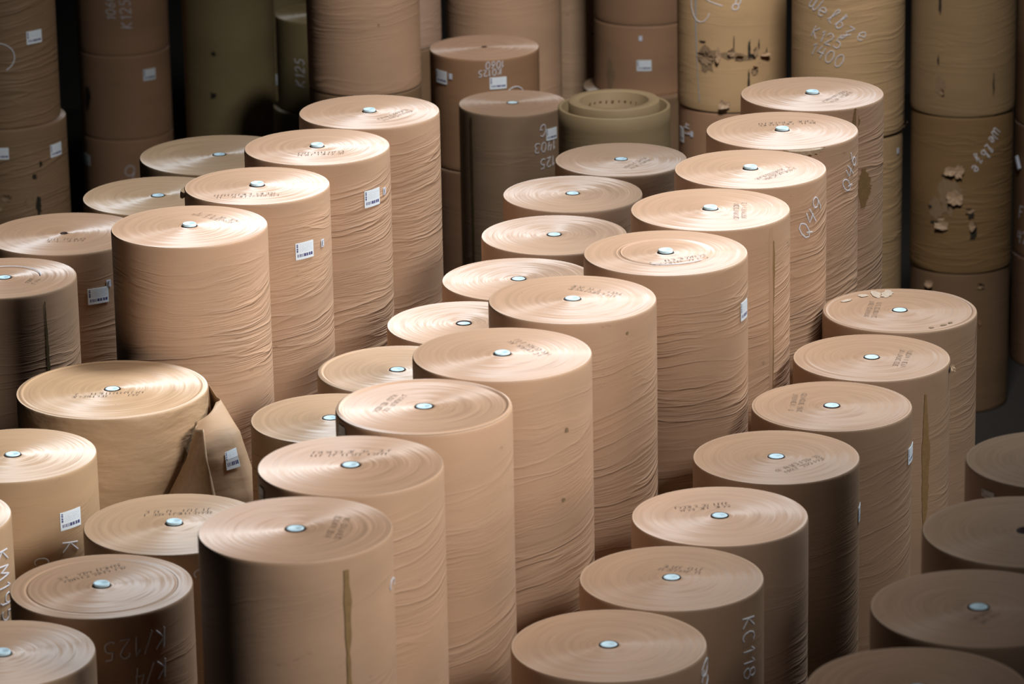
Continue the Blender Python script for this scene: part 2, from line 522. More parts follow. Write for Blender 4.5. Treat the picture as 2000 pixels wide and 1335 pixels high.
def strip_mesh(R, pts, off=0.003):
    """irregular vertical stain: pts = [(z, phi_left, phi_right)] from top to bottom"""
    V, F = [], []
    nx = 4
    for (z, a, b) in pts:
        for i in range(nx + 1): V.append(cp(R + off, a + (b - a) * i / nx, z))
    for j in range(len(pts) - 1):
        for i in range(nx):
            q = j * (nx + 1) + i
            F.append((q, q + nx + 1, q + nx + 2, q + 1))
    return mesh('stain', V, F)

def streak_pts(ph, z0, z1, wd, R, rnd, shape='taper', n_=26):
    out = []
    for k in range(n_ + 1):
        f = k / n_
        if shape == 'taper': ww = wd * (0.35 + 0.65 * math.sin(PI * min(1, f * 2.2 + .12)) if f < .4 else 0.35 + 0.5 * (1 - f))
        elif shape == 'belly': ww = wd * (0.25 + 0.75 * math.sin(PI * f) ** 1.3)
        else: ww = wd
        ww *= rnd.uniform(0.8, 1.2)
        out.append((z0 + (z1 - z0) * f, ph - 0.3 * ww / R, ph + 0.7 * ww / R))
    return out

def blob_mesh(R, ph, z, w_, h_, rnd, off=0.003, lift=0.0, n_=18, curl=None):
    """irregular torn outline; with lift it stands off the side and is crumpled"""
    V = [cp(R + off + lift * 0.15, ph, z)]
    rings = 3
    out = [rnd.uniform(0.62 if lift else 0.5, 1.0) for _ in range(n_)]
    a0 = rnd.uniform(0, 2 * PI)
    for q in range(1, rings + 1):
        for i in range(n_):
            a = 2 * PI * i / n_
            f = q / rings * out[i]
            l = lift * (0.5 + 0.5 * math.cos(a - a0)) ** 1.5 * (q / rings) * 2.0 * rnd.uniform(0.8, 1.1) + lift * 0.25 * rnd.uniform(0, 1)
            V.append(cp(R + off + l, ph + math.cos(a) * f * w_ / 2 / R, z + math.sin(a) * f * h_ / 2))
    F = [(0, 1 + i, 1 + (i + 1) % n_) for i in range(n_)]
    for q in range(1, rings):
        for i in range(n_):
            a, b = 1 + (q - 1) * n_ + i, 1 + (q - 1) * n_ + (i + 1) % n_
            F.append((a, 1 + q * n_ + i, 1 + q * n_ + (i + 1) % n_, b))
    return mesh('tear', V, F)

# ------------------------------------------------------------------ the rolls
KR = (0.54, 0.345, 0.225)          # everyday kraft
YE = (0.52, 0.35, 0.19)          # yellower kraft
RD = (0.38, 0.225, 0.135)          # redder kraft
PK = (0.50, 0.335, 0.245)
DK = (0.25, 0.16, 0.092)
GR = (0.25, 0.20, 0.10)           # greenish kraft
ROOT = {}

def props(o, seed, R, tint, wr, slope, lean, streak, dent, gloss=0.19):
    o['seed'] = float(seed); o['radius'] = float(R); o['tint'] = tint
    o['wrinkle'] = float(wr); o['slope'] = float(slope); o['lean'] = float(lean); o['streak'] = float(streak); o['dent'] = float(dent); o['gloss'] = gloss

def roll(key, x, y, z, R, L, label, group, tint=KR, wr=1.0, slope=0.16, lean=0.55, streak=0.7, plug=0.022, rc=0.060,
         cone=0.004, ridges=(), wav=0.0, dent=0.10, dents=0.0, name='paper_roll', end=True, endtint=None, gloss=0.17):
    seed = (sum(ord(c) * (i + 3) for i, c in enumerate(key)) % 97) * 1.37
    t = bpy.data.objects.new(name, None)
    COL.objects.link(t)
    t.location = (x, y, z - L)
    t.empty_display_size = 0.2
    t['label'] = label; t['category'] = 'paper roll'; t['group'] = group
    o = link('wrapper', side_mesh(R, L, seed, dents=dents), M_WRAP, t)
    o.location = (0, 0, L)
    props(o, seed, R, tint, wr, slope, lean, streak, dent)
    if end:
        e = link('wound_end', end_mesh(R, rc, cone, int(seed * 10), ridges, wav), M_END, t)
        e.location = (0, 0, L)
        et = endtint or (min(.9, tint[0] * 1.20), min(.9, tint[1] * 1.15), min(.9, tint[2] * 1.12))
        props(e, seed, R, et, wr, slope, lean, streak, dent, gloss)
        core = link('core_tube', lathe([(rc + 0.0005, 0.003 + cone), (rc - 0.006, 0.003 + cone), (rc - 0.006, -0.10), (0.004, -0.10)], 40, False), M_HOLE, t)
        core.location = (0, 0, L)
        if plug is not None:
            p = link('core_plug', plug_mesh(rc, plug + cone), M_PLUG, t)
            p.location = (0, 0, L)
            p['label'] = 'pale blue core plug'
    ROOT[key] = (t, R, L, z)
    return t

def part(key, name, me, mat, label=None, smooth=False):
    t, R, L, z = ROOT[key]
    o = link(name, me, mat, t, smooth)
    o.location = (0, 0, L)
    if label: o['label'] = label
    return o

GT = 'paper rolls of the tall centre row'
GL = 'paper rolls of the tall left row'
GM = 'paper rolls of the low row behind the centre row'
GRR = 'paper rolls of the low right row'
GK = 'low paper rolls along the left side'
GS = 'dim paper rolls in the near right corner'
GB = 'paper rolls in the stacks at the back'
GF = 'paper rolls underneath the front rows'

# key: x, y, top height, radius
POS = {
'T1':(2.576,33.120,6.740,0.604),'T2':(2.237,31.903,6.740,0.621),'T3':(1.904,30.714,6.740,0.599),'T4':(1.527,29.552,6.740,0.607),
'T5':(1.138,28.393,6.740,0.603),'T6':(0.432,27.259,6.740,0.595),'T7':(-0.068,26.012,6.740,0.609),'T8':(-0.581,24.907,6.740,0.577),
'T9':(-1.022,23.776,6.740,0.582),'T10':(-1.315,22.637,6.740,0.582),
'L1':(-1.185,33.494,6.560,0.602),'L2':(-1.585,32.343,6.560,0.603),'L3':(-2.016,31.149,6.560,0.582),'L4':(-2.476,29.985,6.560,0.605),
'L5':(-2.998,28.690,5.670,0.718),'L6':(-2.314,25.717,5.670,0.614),'L7':(-2.700,24.559,5.670,0.595),'L8':(-3.213,23.398,5.670,0.581),
'K1':(-2.634,35.526,5.670,0.723),'K2':(-3.085,34.152,5.670,0.658),'K3':(-3.792,32.993,5.670,0.663),'K4':(-4.153,31.695,5.670,0.593),
'K5':(-3.577,27.215,5.670,0.597),'K6':(-4.045,25.937,5.670,0.600),
'M1':(0.999,34.649,5.790,0.587),'M2':(0.546,33.529,5.790,0.602),'M3':(0.367,32.251,5.790,0.608),'M4':(0.061,30.975,5.790,0.615),
'M5':(-0.370,29.803,5.790,0.597),'M6':(-0.860,28.659,5.790,0.599),'M7':(-1.318,27.554,5.790,0.577),
'R1':(3.054,30.307,5.675,0.607),'R2':(2.724,29.108,5.675,0.595),'R3':(2.329,27.967,5.675,0.588),'R4':(1.847,26.854,5.675,0.588),
'R5':(1.384,25.659,5.675,0.598),'R6':(1.007,24.500,5.675,0.600),'R7':(0.567,23.350,5.675,0.611),
'S1':(3.371,23.631,6.740,0.568),'S2':(3.020,22.367,6.740,0.617),'S3':(2.593,21.146,6.740,0.608),'S4':(2.131,19.974,6.740,0.598),
}
# label, extra arguments
SPEC = {
'T10': (GT, 'tall kraft paper roll with a long brown glue streak, nearest of the centre row', dict(lean=-.55, wr=.30, slope=.5, plug=.004, dent=.35)),
'T9': (GT, 'tall kraft paper roll just behind the one with the long glue streak', dict(lean=-.55, wr=.55, slope=.3, plug=.004)),
'T8': (GT, 'tall kraft paper roll with a raised pale rim round its dished top', dict(lean=-.55, wr=.6, slope=.3, plug=.004, ridges=((.555,.012,.02),))),
'T7': (GT, 'tall kraft paper roll with a small dark spot halfway down its creased side', dict(wr=.8, slope=.2, plug=.012)),
'T6': (GT, 'tall kraft paper roll between the spotted roll and the roll with a ringed top', dict(wr=.95, slope=.25, plug=.008)),
'T5': (GT, 'tall kraft paper roll with a pale ring and chalk arc round its top', dict(wr=1.1, slope=.15, ridges=((.33,.008,.012),(.36,.005,.01)))),
'T4': (GT, 'tall kraft paper roll with a vertical wrapper seam and brown glue line', dict(wr=1.1, slope=.2)),
'T3': (GT, 'tall kraft paper roll with chalk figures near its right edge, behind the seamed roll', dict(wr=1.1, slope=.2)),
'T2': (GT, 'tall kraft paper roll with a torn rim under its front edge', dict(wr=1.1, slope=.22)),
'T1': (GT, 'tall kraft paper roll with a jagged brown stain, farthest of the centre row', dict(wr=1.1, slope=.22)),
'L1': (GL, 'tall kraft paper roll with no sticker, farthest of the tall left row', dict(wr=1.0, slope=.15)),
'L2': (GL, 'tall kraft paper roll with a barcode sticker, second from the back of the left row', dict(wr=1.1, slope=.18)),
'L3': (GL, 'tall kraft paper roll with a barcode sticker, right behind the widest creased roll', dict(wr=1.0, slope=.2)),
'L4': (GL, 'tall wide creased kraft paper roll standing behind the roll with the torn open wrapper', dict(wr=.9, slope=.14)),
'L5': (GK, 'wide low kraft paper roll with its wrapper torn open and folded back', dict(lean=.28, gloss=.12, streak=.35, wr=.12, slope=.1, plug=.004, dent=2.2, dents=.012, ridges=((.68,.006,.02),), wav=.006, tint=(.48,.315,.185))),
'L6': (GK, 'low kraft paper roll half hidden behind the roll with the long glue streak', dict(plug=.02, wr=.3, streak=.3, tint=(.50,.33,.205))),
'L7': (GK, 'low brown paper roll with upside-down chalk figures on its shaded side', dict(plug=.02, wr=.25, tint=(.46,.295,.19), ridges=((.49,-.006,.012),))),
'L8': (GK, 'low kraft paper roll cut off by the bottom left corner of the photo', dict(plug=.02, wr=.2, tint=(.48,.31,.2))),
'K1': (GK, 'wide low paper roll with pale wavy streaks on top, farthest of the left side', dict(lean=.10, streak=.35, plug=.004, wav=.012, wr=.2, tint=(.48,.33,.205))),
'K2': (GK, 'low paper roll between the wavy-topped one and the one without a plug', dict(lean=.10, streak=.35, plug=.004, wav=.006, wr=.2, tint=(.50,.34,.21))),
'K3': (GK, 'low brown paper roll with no plug in its core and a shaded barcode sticker', dict(lean=.22, streak=.3, plug=None, wr=.35, tint=(.46,.29,.185), rc=.03)),
'K4': (GK, 'low brown paper roll with a chalk arc on top and a dark side seam', dict(lean=.16, streak=.4, plug=.004, wr=.5, tint=(.46,.29,.185))),
'K5': (GK, 'low kraft paper roll with a barcode sticker above a chalk letter K', dict(streak=.55, plug=.008, wr=.45, slope=.3, dent=.3, tint=(.48,.315,.185))),
'K6': (GK, 'low kraft paper roll at the left photo edge with vertical chalk letters KM195', dict(plug=.008, wr=.2, tint=(.48,.315,.19))),
'M1':(GM, 'low paper roll with streaky top directly in front of the hollow roll', dict(gloss=.13, streak=1.25, plug=.004, tint=(.50,.335,.23))),
'M2':(GM, 'low paper roll with streaky top, second from the hollow roll', dict(gloss=.13, lean=-.55, streak=1.25, plug=.004, tint=(.50,.335,.23))),
'M3':(GM, 'low paper roll with a dark nick on its right rim, third from the hollow roll', dict(gloss=.13, lean=-.55, streak=1.25, plug=.004, tint=(.50,.335,.23))),
'M4':(GM, 'low paper roll with very streaky top, fourth from the hollow roll', dict(gloss=.13, lean=-.55, streak=1.25, plug=.004, tint=(.50,.335,.23))),
'M5':(GM, 'low paper roll with streaky top whose plug sits slightly sunken, fifth from the hollow roll', dict(gloss=.13, lean=-.55, streak=1.25, plug=-.004, tint=(.50,.335,.23))),
'M6': (GM, 'low paper roll with a pale raised rim, second nearest of the low hidden row', dict(streak=.7, plug=.004, ridges=((.57,.010,.02),), tint=(.53,.36,.235))),
'M7': (GM, 'low paper roll mostly hidden behind the roll with the raised pale rim', dict(streak=.6, plug=.002, tint=(.50,.335,.21))),
'R1': (GRR, 'low paper roll with shiny patches on its rim, farthest of the right row', dict(gloss=.06, lean=.40, streak=.5, plug=.004, wr=.5, ridges=((.585,.006,.015),), wav=.008, tint=(.375,.245,.16))),  # most tints in this row are lowered to carry its shade
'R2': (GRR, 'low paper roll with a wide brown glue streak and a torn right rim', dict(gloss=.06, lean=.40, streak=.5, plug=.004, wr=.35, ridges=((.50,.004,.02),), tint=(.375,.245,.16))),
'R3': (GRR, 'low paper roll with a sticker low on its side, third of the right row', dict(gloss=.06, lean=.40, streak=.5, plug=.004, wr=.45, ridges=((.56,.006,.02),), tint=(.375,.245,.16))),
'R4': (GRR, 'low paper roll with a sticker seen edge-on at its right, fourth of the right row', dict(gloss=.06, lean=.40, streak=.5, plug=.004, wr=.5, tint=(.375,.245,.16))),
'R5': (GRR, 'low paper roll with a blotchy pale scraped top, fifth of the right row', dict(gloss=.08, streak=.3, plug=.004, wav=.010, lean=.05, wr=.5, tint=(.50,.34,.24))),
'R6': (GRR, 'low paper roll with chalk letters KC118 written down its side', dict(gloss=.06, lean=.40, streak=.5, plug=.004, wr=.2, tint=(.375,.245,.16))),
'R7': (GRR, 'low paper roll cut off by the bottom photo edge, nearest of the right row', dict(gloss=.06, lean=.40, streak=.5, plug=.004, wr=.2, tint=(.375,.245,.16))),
'S1': (GS, 'dim brown paper roll with a scrap of sticker under its rim', dict(gloss=.05, streak=.3, plug=.004, wr=.2, tint=(.34,.235,.16))),  # tints of this corner are darker paper colours standing in for its dim light
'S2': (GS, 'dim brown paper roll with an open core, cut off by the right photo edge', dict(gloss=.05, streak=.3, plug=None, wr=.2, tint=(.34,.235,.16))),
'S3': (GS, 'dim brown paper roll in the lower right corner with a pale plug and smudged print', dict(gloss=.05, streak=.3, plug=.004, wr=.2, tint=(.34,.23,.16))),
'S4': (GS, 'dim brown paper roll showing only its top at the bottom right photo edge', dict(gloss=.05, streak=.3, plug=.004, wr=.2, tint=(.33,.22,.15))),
}
LEN = dict(T=3.37, S=3.37, L=3.28, M=2.895, R=2.838, K=2.835)
base_me = None
for k, (x, y, z, R) in POS.items():
    g, lab, kw = SPEC[k]
    kk = 'K' if k in ('L5', 'L6', 'L7', 'L8') else k[0]
    L = LEN[kk]
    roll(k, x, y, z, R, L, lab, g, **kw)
    # the lower roll it stands on
    if base_me is None:
        base_me = side_mesh(1.0, 1.0, 3.0)
        base_me.materials.append(M_WRAP)
        for p in base_me.polygons: p.use_smooth = True
        N_ = 112
        bm = bmesh.new(); bm.from_mesh(base_me); bm.verts.ensure_lookup_table()
        bm.faces.new([bm.verts[i] for i in range(N_)]); bm.to_mesh(base_me); bm.free()
    b = bpy.data.objects.new('paper_roll', base_me)
    COL.objects.link(b)
    h = z - L
    b.location = (x, y, h - 0.001); b.scale = (R * .995, R * .995, h - 0.002)
    b['label'] = 'kraft paper roll at the bottom of the front stacks, underneath another roll'
    b['category'] = 'paper roll'; b['group'] = GF
    props(b, len(ROOT) * 2.1, R, (.46, .30, .19), .4, .1, .1, .3, .1)

# ---- the stacks at the back: (key, x, y, radius, [(top, bottom, label, args)...] from top to bottom)
BACK = [
('B1', -5.52, 43.09, [
   (6.3, 4.17, .600, 'dark brown roll with a sticker and chalk loop, top of the far left stack', dict(tint=DK, end=False)),
   (4.17, 2.0, .655, 'dark brown roll with torn patches and two stickers, bottom of the far left stack', dict(tint=DK)),
   (2.0, 0.0, .64, None, dict(tint=DK))]),
('B2', -5.04, 51.83, [
   (4.9, 2.89, .60, 'dark brown roll with faint chalk words, top of the second stack from the left', dict(tint=RD, wr=.1)),
   (2.89, 1.76, .60, 'short dark brown roll with a sticker and dark torn spot, middle of second stack', dict(tint=RD, wr=.1)),
   (1.76, 0.0, .60, 'dark brown roll with a faint sticker, bottom of the second stack from the left', dict(tint=RD, wr=.1))]),
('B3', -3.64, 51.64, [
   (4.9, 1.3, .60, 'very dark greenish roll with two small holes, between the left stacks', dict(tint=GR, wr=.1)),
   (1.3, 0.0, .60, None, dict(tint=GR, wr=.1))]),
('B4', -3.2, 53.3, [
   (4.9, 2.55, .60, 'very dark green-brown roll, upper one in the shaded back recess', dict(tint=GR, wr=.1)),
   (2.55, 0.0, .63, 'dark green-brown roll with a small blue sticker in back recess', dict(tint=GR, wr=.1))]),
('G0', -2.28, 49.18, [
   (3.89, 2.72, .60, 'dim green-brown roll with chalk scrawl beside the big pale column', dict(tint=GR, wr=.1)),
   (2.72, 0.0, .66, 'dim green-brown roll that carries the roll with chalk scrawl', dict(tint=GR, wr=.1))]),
('B5', -1.52, 41.99, [
   (6.6, 4.73, .603, 'big pale kraft roll standing in the top middle, hiding the recess', dict(tint=KR, wr=.3)),
   (4.73, 2.4, .60, 'dark roll carrying the big pale roll in the top middle', dict(tint=DK, wr=.2)),
   (2.4, 0.0, .60, None, dict(tint=DK, wr=.2))]),
('B6', -1.34, 45.0, [
   (6.4, 4.48, .60, 'pale kraft roll peeping out right behind the big pale roll', dict(tint=PK, wr=.3)),
   (4.48, 2.2, .60, 'dark roll under the kraft roll that peeps out behind', dict(tint=DK, wr=.2)),
   (2.2, 0.0, .60, None, dict(tint=DK, wr=.2))]),
('B7', -.03, 46.38, [
   (6.2, 2.4, .68, 'very wide tall kraft roll behind the roll with upside-down chalk numbers', dict(tint=KR, wr=.22)),
   (2.4, 0.0, .68, None, dict(tint=KR, wr=.5))]),
('B8', .833, 50.6, [
   (5.6, 2.2, .60, 'bright creased kraft roll rising behind the hollow roll', dict(tint=(.60,.41,.27), wr=.45)),
   (2.2, 0.0, .60, None, dict(tint=KR, wr=.5))]),
('B9', 1.71, 48.96, [
   (5.5, 3.83, .62, 'smooth pinkish roll above the pinkish roll with a sticker', dict(tint=RD, wr=.05)),
   (3.83, 2.95, .62, 'smooth pinkish roll with a barcode sticker beside the torn roll', dict(tint=RD, wr=.05)),
   (2.95, 0.0, .76, 'wide dim roll whose top shows under the pinkish rolls', dict(tint=DK, wr=.05))]),
('B10', 2.48, 43.3, [
   (6.3, 4.14, .600, 'yellowish kraft roll with a row of torn holes and loose paper scraps', dict(tint=YE, wr=.15)),
   (4.14, 2.0, .590, 'dark yellowish roll under the torn one, with faded writing', dict(tint=RD, wr=.1)),
   (2.0, 0.0, .590, None, dict(tint=YE))]),
('B11', 3.65, 42.01, [
   (6.4, 4.15, .603, 'yellow kraft roll with chalk words and the number 1400', dict(tint=YE, wr=.32, slope=.05)),
   (4.15, 2.0, .590, 'yellow kraft roll beneath the one marked 1400', dict(tint=YE, wr=.7, slope=.1)),
   (2.0, 0.0, .590, None, dict(tint=YE))]),
('B12', 5.25, 45.18, [  # tints lowered to paint in shade that the lamps leave out here
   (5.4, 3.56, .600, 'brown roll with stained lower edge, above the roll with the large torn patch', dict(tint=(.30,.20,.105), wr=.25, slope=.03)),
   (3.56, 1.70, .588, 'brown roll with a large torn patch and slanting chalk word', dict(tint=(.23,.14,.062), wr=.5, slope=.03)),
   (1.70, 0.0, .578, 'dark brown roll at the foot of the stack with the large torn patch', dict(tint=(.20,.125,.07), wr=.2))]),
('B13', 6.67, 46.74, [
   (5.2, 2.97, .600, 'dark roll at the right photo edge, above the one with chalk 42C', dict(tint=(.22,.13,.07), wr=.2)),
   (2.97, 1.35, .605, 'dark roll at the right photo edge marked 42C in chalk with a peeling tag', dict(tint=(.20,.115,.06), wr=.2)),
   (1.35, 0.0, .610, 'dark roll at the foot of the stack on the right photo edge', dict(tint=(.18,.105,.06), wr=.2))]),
('H1', -.243, 42.771, [  # tints darkened: shade from the rows in front is put into the paper colour
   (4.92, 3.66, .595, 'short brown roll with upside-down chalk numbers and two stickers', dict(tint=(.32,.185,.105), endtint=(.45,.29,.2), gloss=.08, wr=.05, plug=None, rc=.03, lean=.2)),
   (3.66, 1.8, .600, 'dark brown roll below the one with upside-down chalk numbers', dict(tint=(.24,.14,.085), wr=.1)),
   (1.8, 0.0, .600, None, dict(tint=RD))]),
('G1', .050, 40.300, [  # brown tint made deeper to stand in for the shadow over this roll
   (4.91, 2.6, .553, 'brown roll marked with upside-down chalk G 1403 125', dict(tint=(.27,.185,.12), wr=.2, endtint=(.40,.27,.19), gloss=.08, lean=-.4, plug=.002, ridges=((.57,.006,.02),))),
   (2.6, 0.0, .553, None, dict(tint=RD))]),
]
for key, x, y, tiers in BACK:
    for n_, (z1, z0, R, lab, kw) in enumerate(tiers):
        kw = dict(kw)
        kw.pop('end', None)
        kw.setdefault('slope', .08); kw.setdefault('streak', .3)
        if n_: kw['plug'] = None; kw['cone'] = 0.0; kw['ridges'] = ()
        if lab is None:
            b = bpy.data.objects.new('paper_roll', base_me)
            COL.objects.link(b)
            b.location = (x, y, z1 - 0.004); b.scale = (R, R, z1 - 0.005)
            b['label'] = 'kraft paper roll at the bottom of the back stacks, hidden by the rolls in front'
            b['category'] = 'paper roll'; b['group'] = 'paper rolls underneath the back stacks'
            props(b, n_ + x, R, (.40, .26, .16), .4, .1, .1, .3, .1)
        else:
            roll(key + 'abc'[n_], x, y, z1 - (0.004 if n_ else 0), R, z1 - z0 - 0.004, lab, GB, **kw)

# ---- the hollow roll: an outer shell and an inner ring that stands a little higher
def hollow(x, y):
    t = bpy.data.objects.new('hollow_paper_roll', None)
    COL.objects.link(t)
    t.location = (x, y, 3.01)
    t['label'] = 'hollow greenish roll with a wide open core and a raised inner ring'
    t['category'] = 'paper roll'; t['group'] = GB
    def ring(nm, ro, ri, ztop, tint, seed):
        rnd = random.Random(seed)
        N = 112
        prof = [(ri, -2.18), (ri, ztop - .006), (ri + .006, ztop), ((ri + ro) / 2, ztop + .004), (ro - .006, ztop), (ro, ztop - .006), (ro, ztop - .15), (ro, ztop - .6), (ro, -2.18)]
        V, F, U = [], [], {}
        for j, (r, zz) in enumerate(prof):
            for i in range(N):
                a = PI + 2 * PI * i / N
                V.append(cp(r + 0.003 * noise.noise(Vector((math.sin(a) * 2, math.cos(a) * 2, zz * 2 + seed))), a, zz))
        n_ = len(prof)
        for j in range(n_):
            for i in range(N):
                a, b = j * N + i, j * N + (i + 1) % N
                c, e = ((j + 1) % n_) * N + (i + 1) % N, ((j + 1) % n_) * N + i
                F.append((a, b, c, e))
                fi = len(F) - 1
                for q, uu in ((a, i), (b, i + 1), (c, i + 1), (e, i)):
                    U[(fi, q)] = (ro * 2 * PI * uu / N, -V[q][2])
        me = mesh(nm, V, F, U)
        bm = bmesh.new(); bm.from_mesh(me); bmesh.ops.recalc_face_normals(bm, faces=bm.faces); bm.to_mesh(me); bm.free()
        o = link(nm, me, M_WRAP, t)
        o.location = (0, 0, 2.18)
        props(o, seed, ro, tint, .15, .1, .1, .3, .15)
        return o
    ring('outer_shell', .560, .523, 0.0, (.33, .245, .14), 5)
    ring('inner_ring', .4545, .341, 0.060, (.34, .25, .145), 9)
    # brown paper scraps stuck inside the core
    rnd = random.Random(4)
    V, F = [], []
    for row, zz in ((0, -.03), (1, -.12)):
        for k in range(9):
            a = PI + (-0.75 + k * 0.19 + row * .1)
            o_ = len(V)
            wd, hh = rnd.uniform(.02, .05), rnd.uniform(.012, .026)
            for dz, da in ((0, -wd), (0, wd), (-hh, wd * rnd.uniform(.3, .9)), (-hh, -wd * rnd.uniform(.3, .9))):
                V.append(cp(.335, a + da, zz + dz))
            F.append((o_, o_ + 1, o_ + 2, o_ + 3))
    me = mesh('glue_scrap', V, F)
    o = link('glue_residue', me, M_GLUE, t, False)
    o.location = (0, 0, 2.18)
    o['label'] = 'brown glue marks inside the core'
    b = bpy.data.objects.new('paper_roll', base_me)
    COL.objects.link(b)
    b.location = (x, y, 3.008); b.scale = (.56, .56, 3.006)
    b['label'] = 'kraft paper roll at the bottom of the back stacks, hidden by the rolls in front'
    b['category'] = 'paper roll'; b['group'] = 'paper rolls underneath the back stacks'
    props(b, 4, .6, (.40, .26, .16), .4, .1, .1, .3, .1)
hollow(1.06, 39.0)

# ------------------------------------------------------------------ stickers: roll, angle, height, width, height of label
for key, ph, z, w_, h_ in [
 ('L2', .865, 6.221, .183, .142), ('L3', .725, 6.142, .180, .137), ('K3', .515, 5.287, .189, .136), ('K5', .82, 5.325, .188, .134),
 ('T5', 1.197, 6.358, .143, .140), ('T8', -1.156, 6.651, .113, .102), ('T9', -1.228, 6.639, .093, .078), ('R3', 1.30, 5.352, .18, .123),
 ('R4', 1.40, 5.284, .12, .110), ('B1a', .751, 5.155, .201, .142), ('B1b', 1.05, 3.862, .2, .142), ('B1b', .028, 3.913, .14, .130),
 ('B2b', .655, 2.617, .188, .150), ('B2c', -1.1, 1.436, .2, .140), ('B4b', .135, 2.194, .12, .146), ('H1a', -.903, 4.687, .181, .141),
 ('H1a', .248, 4.659, .185, .129), ('G1a', .79, 4.675, .150, .122), ('B9b', -.035, 3.339, .180, .134), ('S1', -.964, 6.638, .109, .045), ('B10b', -1.269, 3.813, .113, .166)]:
    t, R, L, zt = ROOT[key]
    part(key, 'barcode_label', sticker_mesh(R, ph, z - zt, w_, h_, off=.006 if key[0] != 'B' else .005), M_STICK, 'white barcode label')

# small tags with a printed letter E
for key, ph, z in [('L2', 1.158, 6.235), ('L3', 1.096, 6.15), ('K3', .669, 5.376), ('B9b', -.101, 3.681), ('B10b', -.897, 3.861), ('H1a', -.66, 4.715), ('B4b', .239, 2.048), ('B11b', 1.05, 3.95)]:
    t, R, L, zt = ROOT[key]
    tg = part(key, 'paper_tag', sticker_mesh(R, ph, z - zt, .042, .06, off=.006), M_WHITE, 'small white paper tag')
    if key in ('L2', 'L3', 'K3'):
        ls, _ = text_lines('E', .038, shear=0)
        e = link('printed_letter', on_side(ls, R, ph, z - zt, 0, .003, off=.008), M_INK, tg, False)

# chalk and marker writing: roll, text, angle, height, rotation, letter height, stroke
def chalk(key, txt, ph, z, rot, h, th=.005, lines=None, name='chalk_writing'):
    t, R, L, zt = ROOT[key]
    rnd = random.Random(len(txt) * 7 + int(ph * 100))
    if lines is None: lines, _ = text_lines(txt, h, jit=.02, rnd=rnd)
    part(key, name, on_side(lines, R, ph, z - zt, rot, min(th, .0062) * .95), M_CHALK, 'white chalk writing')
D_ = math.radians
chalk('B11a', 'Welbze', -.31, 5.44, D_(-31), .17)
chalk('B11a', 'K125', -.48, 5.26, D_(-19), .13)
chalk('B11a', '1400', -.46, 5.07, D_(-20), .14)
chalk('H1a', '1060', .19, 4.86, D_(183), .075)
chalk('H1a', 'K0125', .10, 4.775, D_(185), .070)
chalk('H1a', '', .32, 4.50, 0, .1, .007, [arc(.12, 0, .13, .14, 10, 160, 14) + [(-.12, -.02)], [(-.32, .02), (-.22, -.05)]], 'chalk_mark')
chalk('G1a', 'G', .58, 4.73, D_(180), .12)
chalk('G1a', '1403', .64, 4.555, D_(182), .10)
chalk('G1a', '125', .68, 4.385, D_(184), .10)
chalk('T3', 'Q49', .86, 6.44, D_(48), .15, .007)
chalk('T2', 'Q46', 1.02, 6.46, D_(60), .14, .006)
chalk('K5', 'K', .79, 5.125, D_(-90), .14, .006)
chalk('K5', 'C', .40, 5.06, D_(-90), .10, .006)
chalk('K6', 'KM195', 1.2, 5.25, D_(-86), .15, .007)
chalk('L7', 'K/125', .46, 5.46, D_(184), .13, .007)
chalk('L7', 'K/4', .62, 5.255, D_(184), .12, .006)
chalk('L6', 'C', .39, 5.52, D_(-90), .13, .006)
chalk('R6', 'KC118', .93, 5.33, D_(-88), .13, .007)
chalk('R7', 'Q1', 1.32, 5.53, D_(-70), .17, .006)
chalk('T10', 'C', 1.40, 6.42, D_(-85), .12, .007)
chalk('B12b', 'Welbze', .36, 3.17, D_(238), .13, .006)
chalk('B10a', '', -.55, 5.36, 0, .2, .005, [arc(0, 0, .13, .22, 100, 330, 16), [(-.1, .12), (.12, .02), (.26, -.02)]], 'chalk_mark')
chalk('B10a', '8', .03, 5.36, D_(-20), .13, .006)
chalk('B2a', '1060', -.16, 3.55, D_(92), .12, .008)
chalk('B2a', 'K125', .17, 3.45, D_(92), .14, .009)
chalk('B1a', '', .1, 4.98, 0, .2, .007, [arc(0, 0, .19, .16, 120, -60, 18)], 'chalk_mark')
chalk('B2c', '9', .1, 1.3, 0, .25, .008)
chalk('G0a', 'K125', -.5, 3.25, D_(90), .13, .007)
chalk('B13b', 'F', -1.12, 1.9, 0, .15, .006)
chalk('B13b', '42C', -.98, 1.60, D_(5), .15, .006)
chalk('B10b', '41', -1.05, 3.9, D_(-80), .11, .005)
t_, R_, L_, z_ = ROOT['B10a']
part('B10a', 'chalk_streak', strip_mesh(R_, [(5.6 - z_, -.79, -.74), (5.0 - z_, -.78, -.74), (4.6 - z_, -.74, -.72), (4.25 - z_, -.70, -.67)], .003), simple('faint_chalk', (.40, .38, .36), .9), 'faint grey chalk streak')

# chalk arcs on two of the tops
for key, r_, a0, a1 in (('T5', .345, 10, 78), ('K4', .30, 95, 205)):
    t, R, L, zt = ROOT[key]
    P = [cp(r_, D_(a0 - 60 + (a1 - a0) * k / 24 + (60 if key == 'K4' else 30)), .012) for k in range(25)]
    v, f = tube(P, .006)
    part(key, 'chalk_arc', mesh('arc', v, f), M_CHALK, 'white chalk arc')

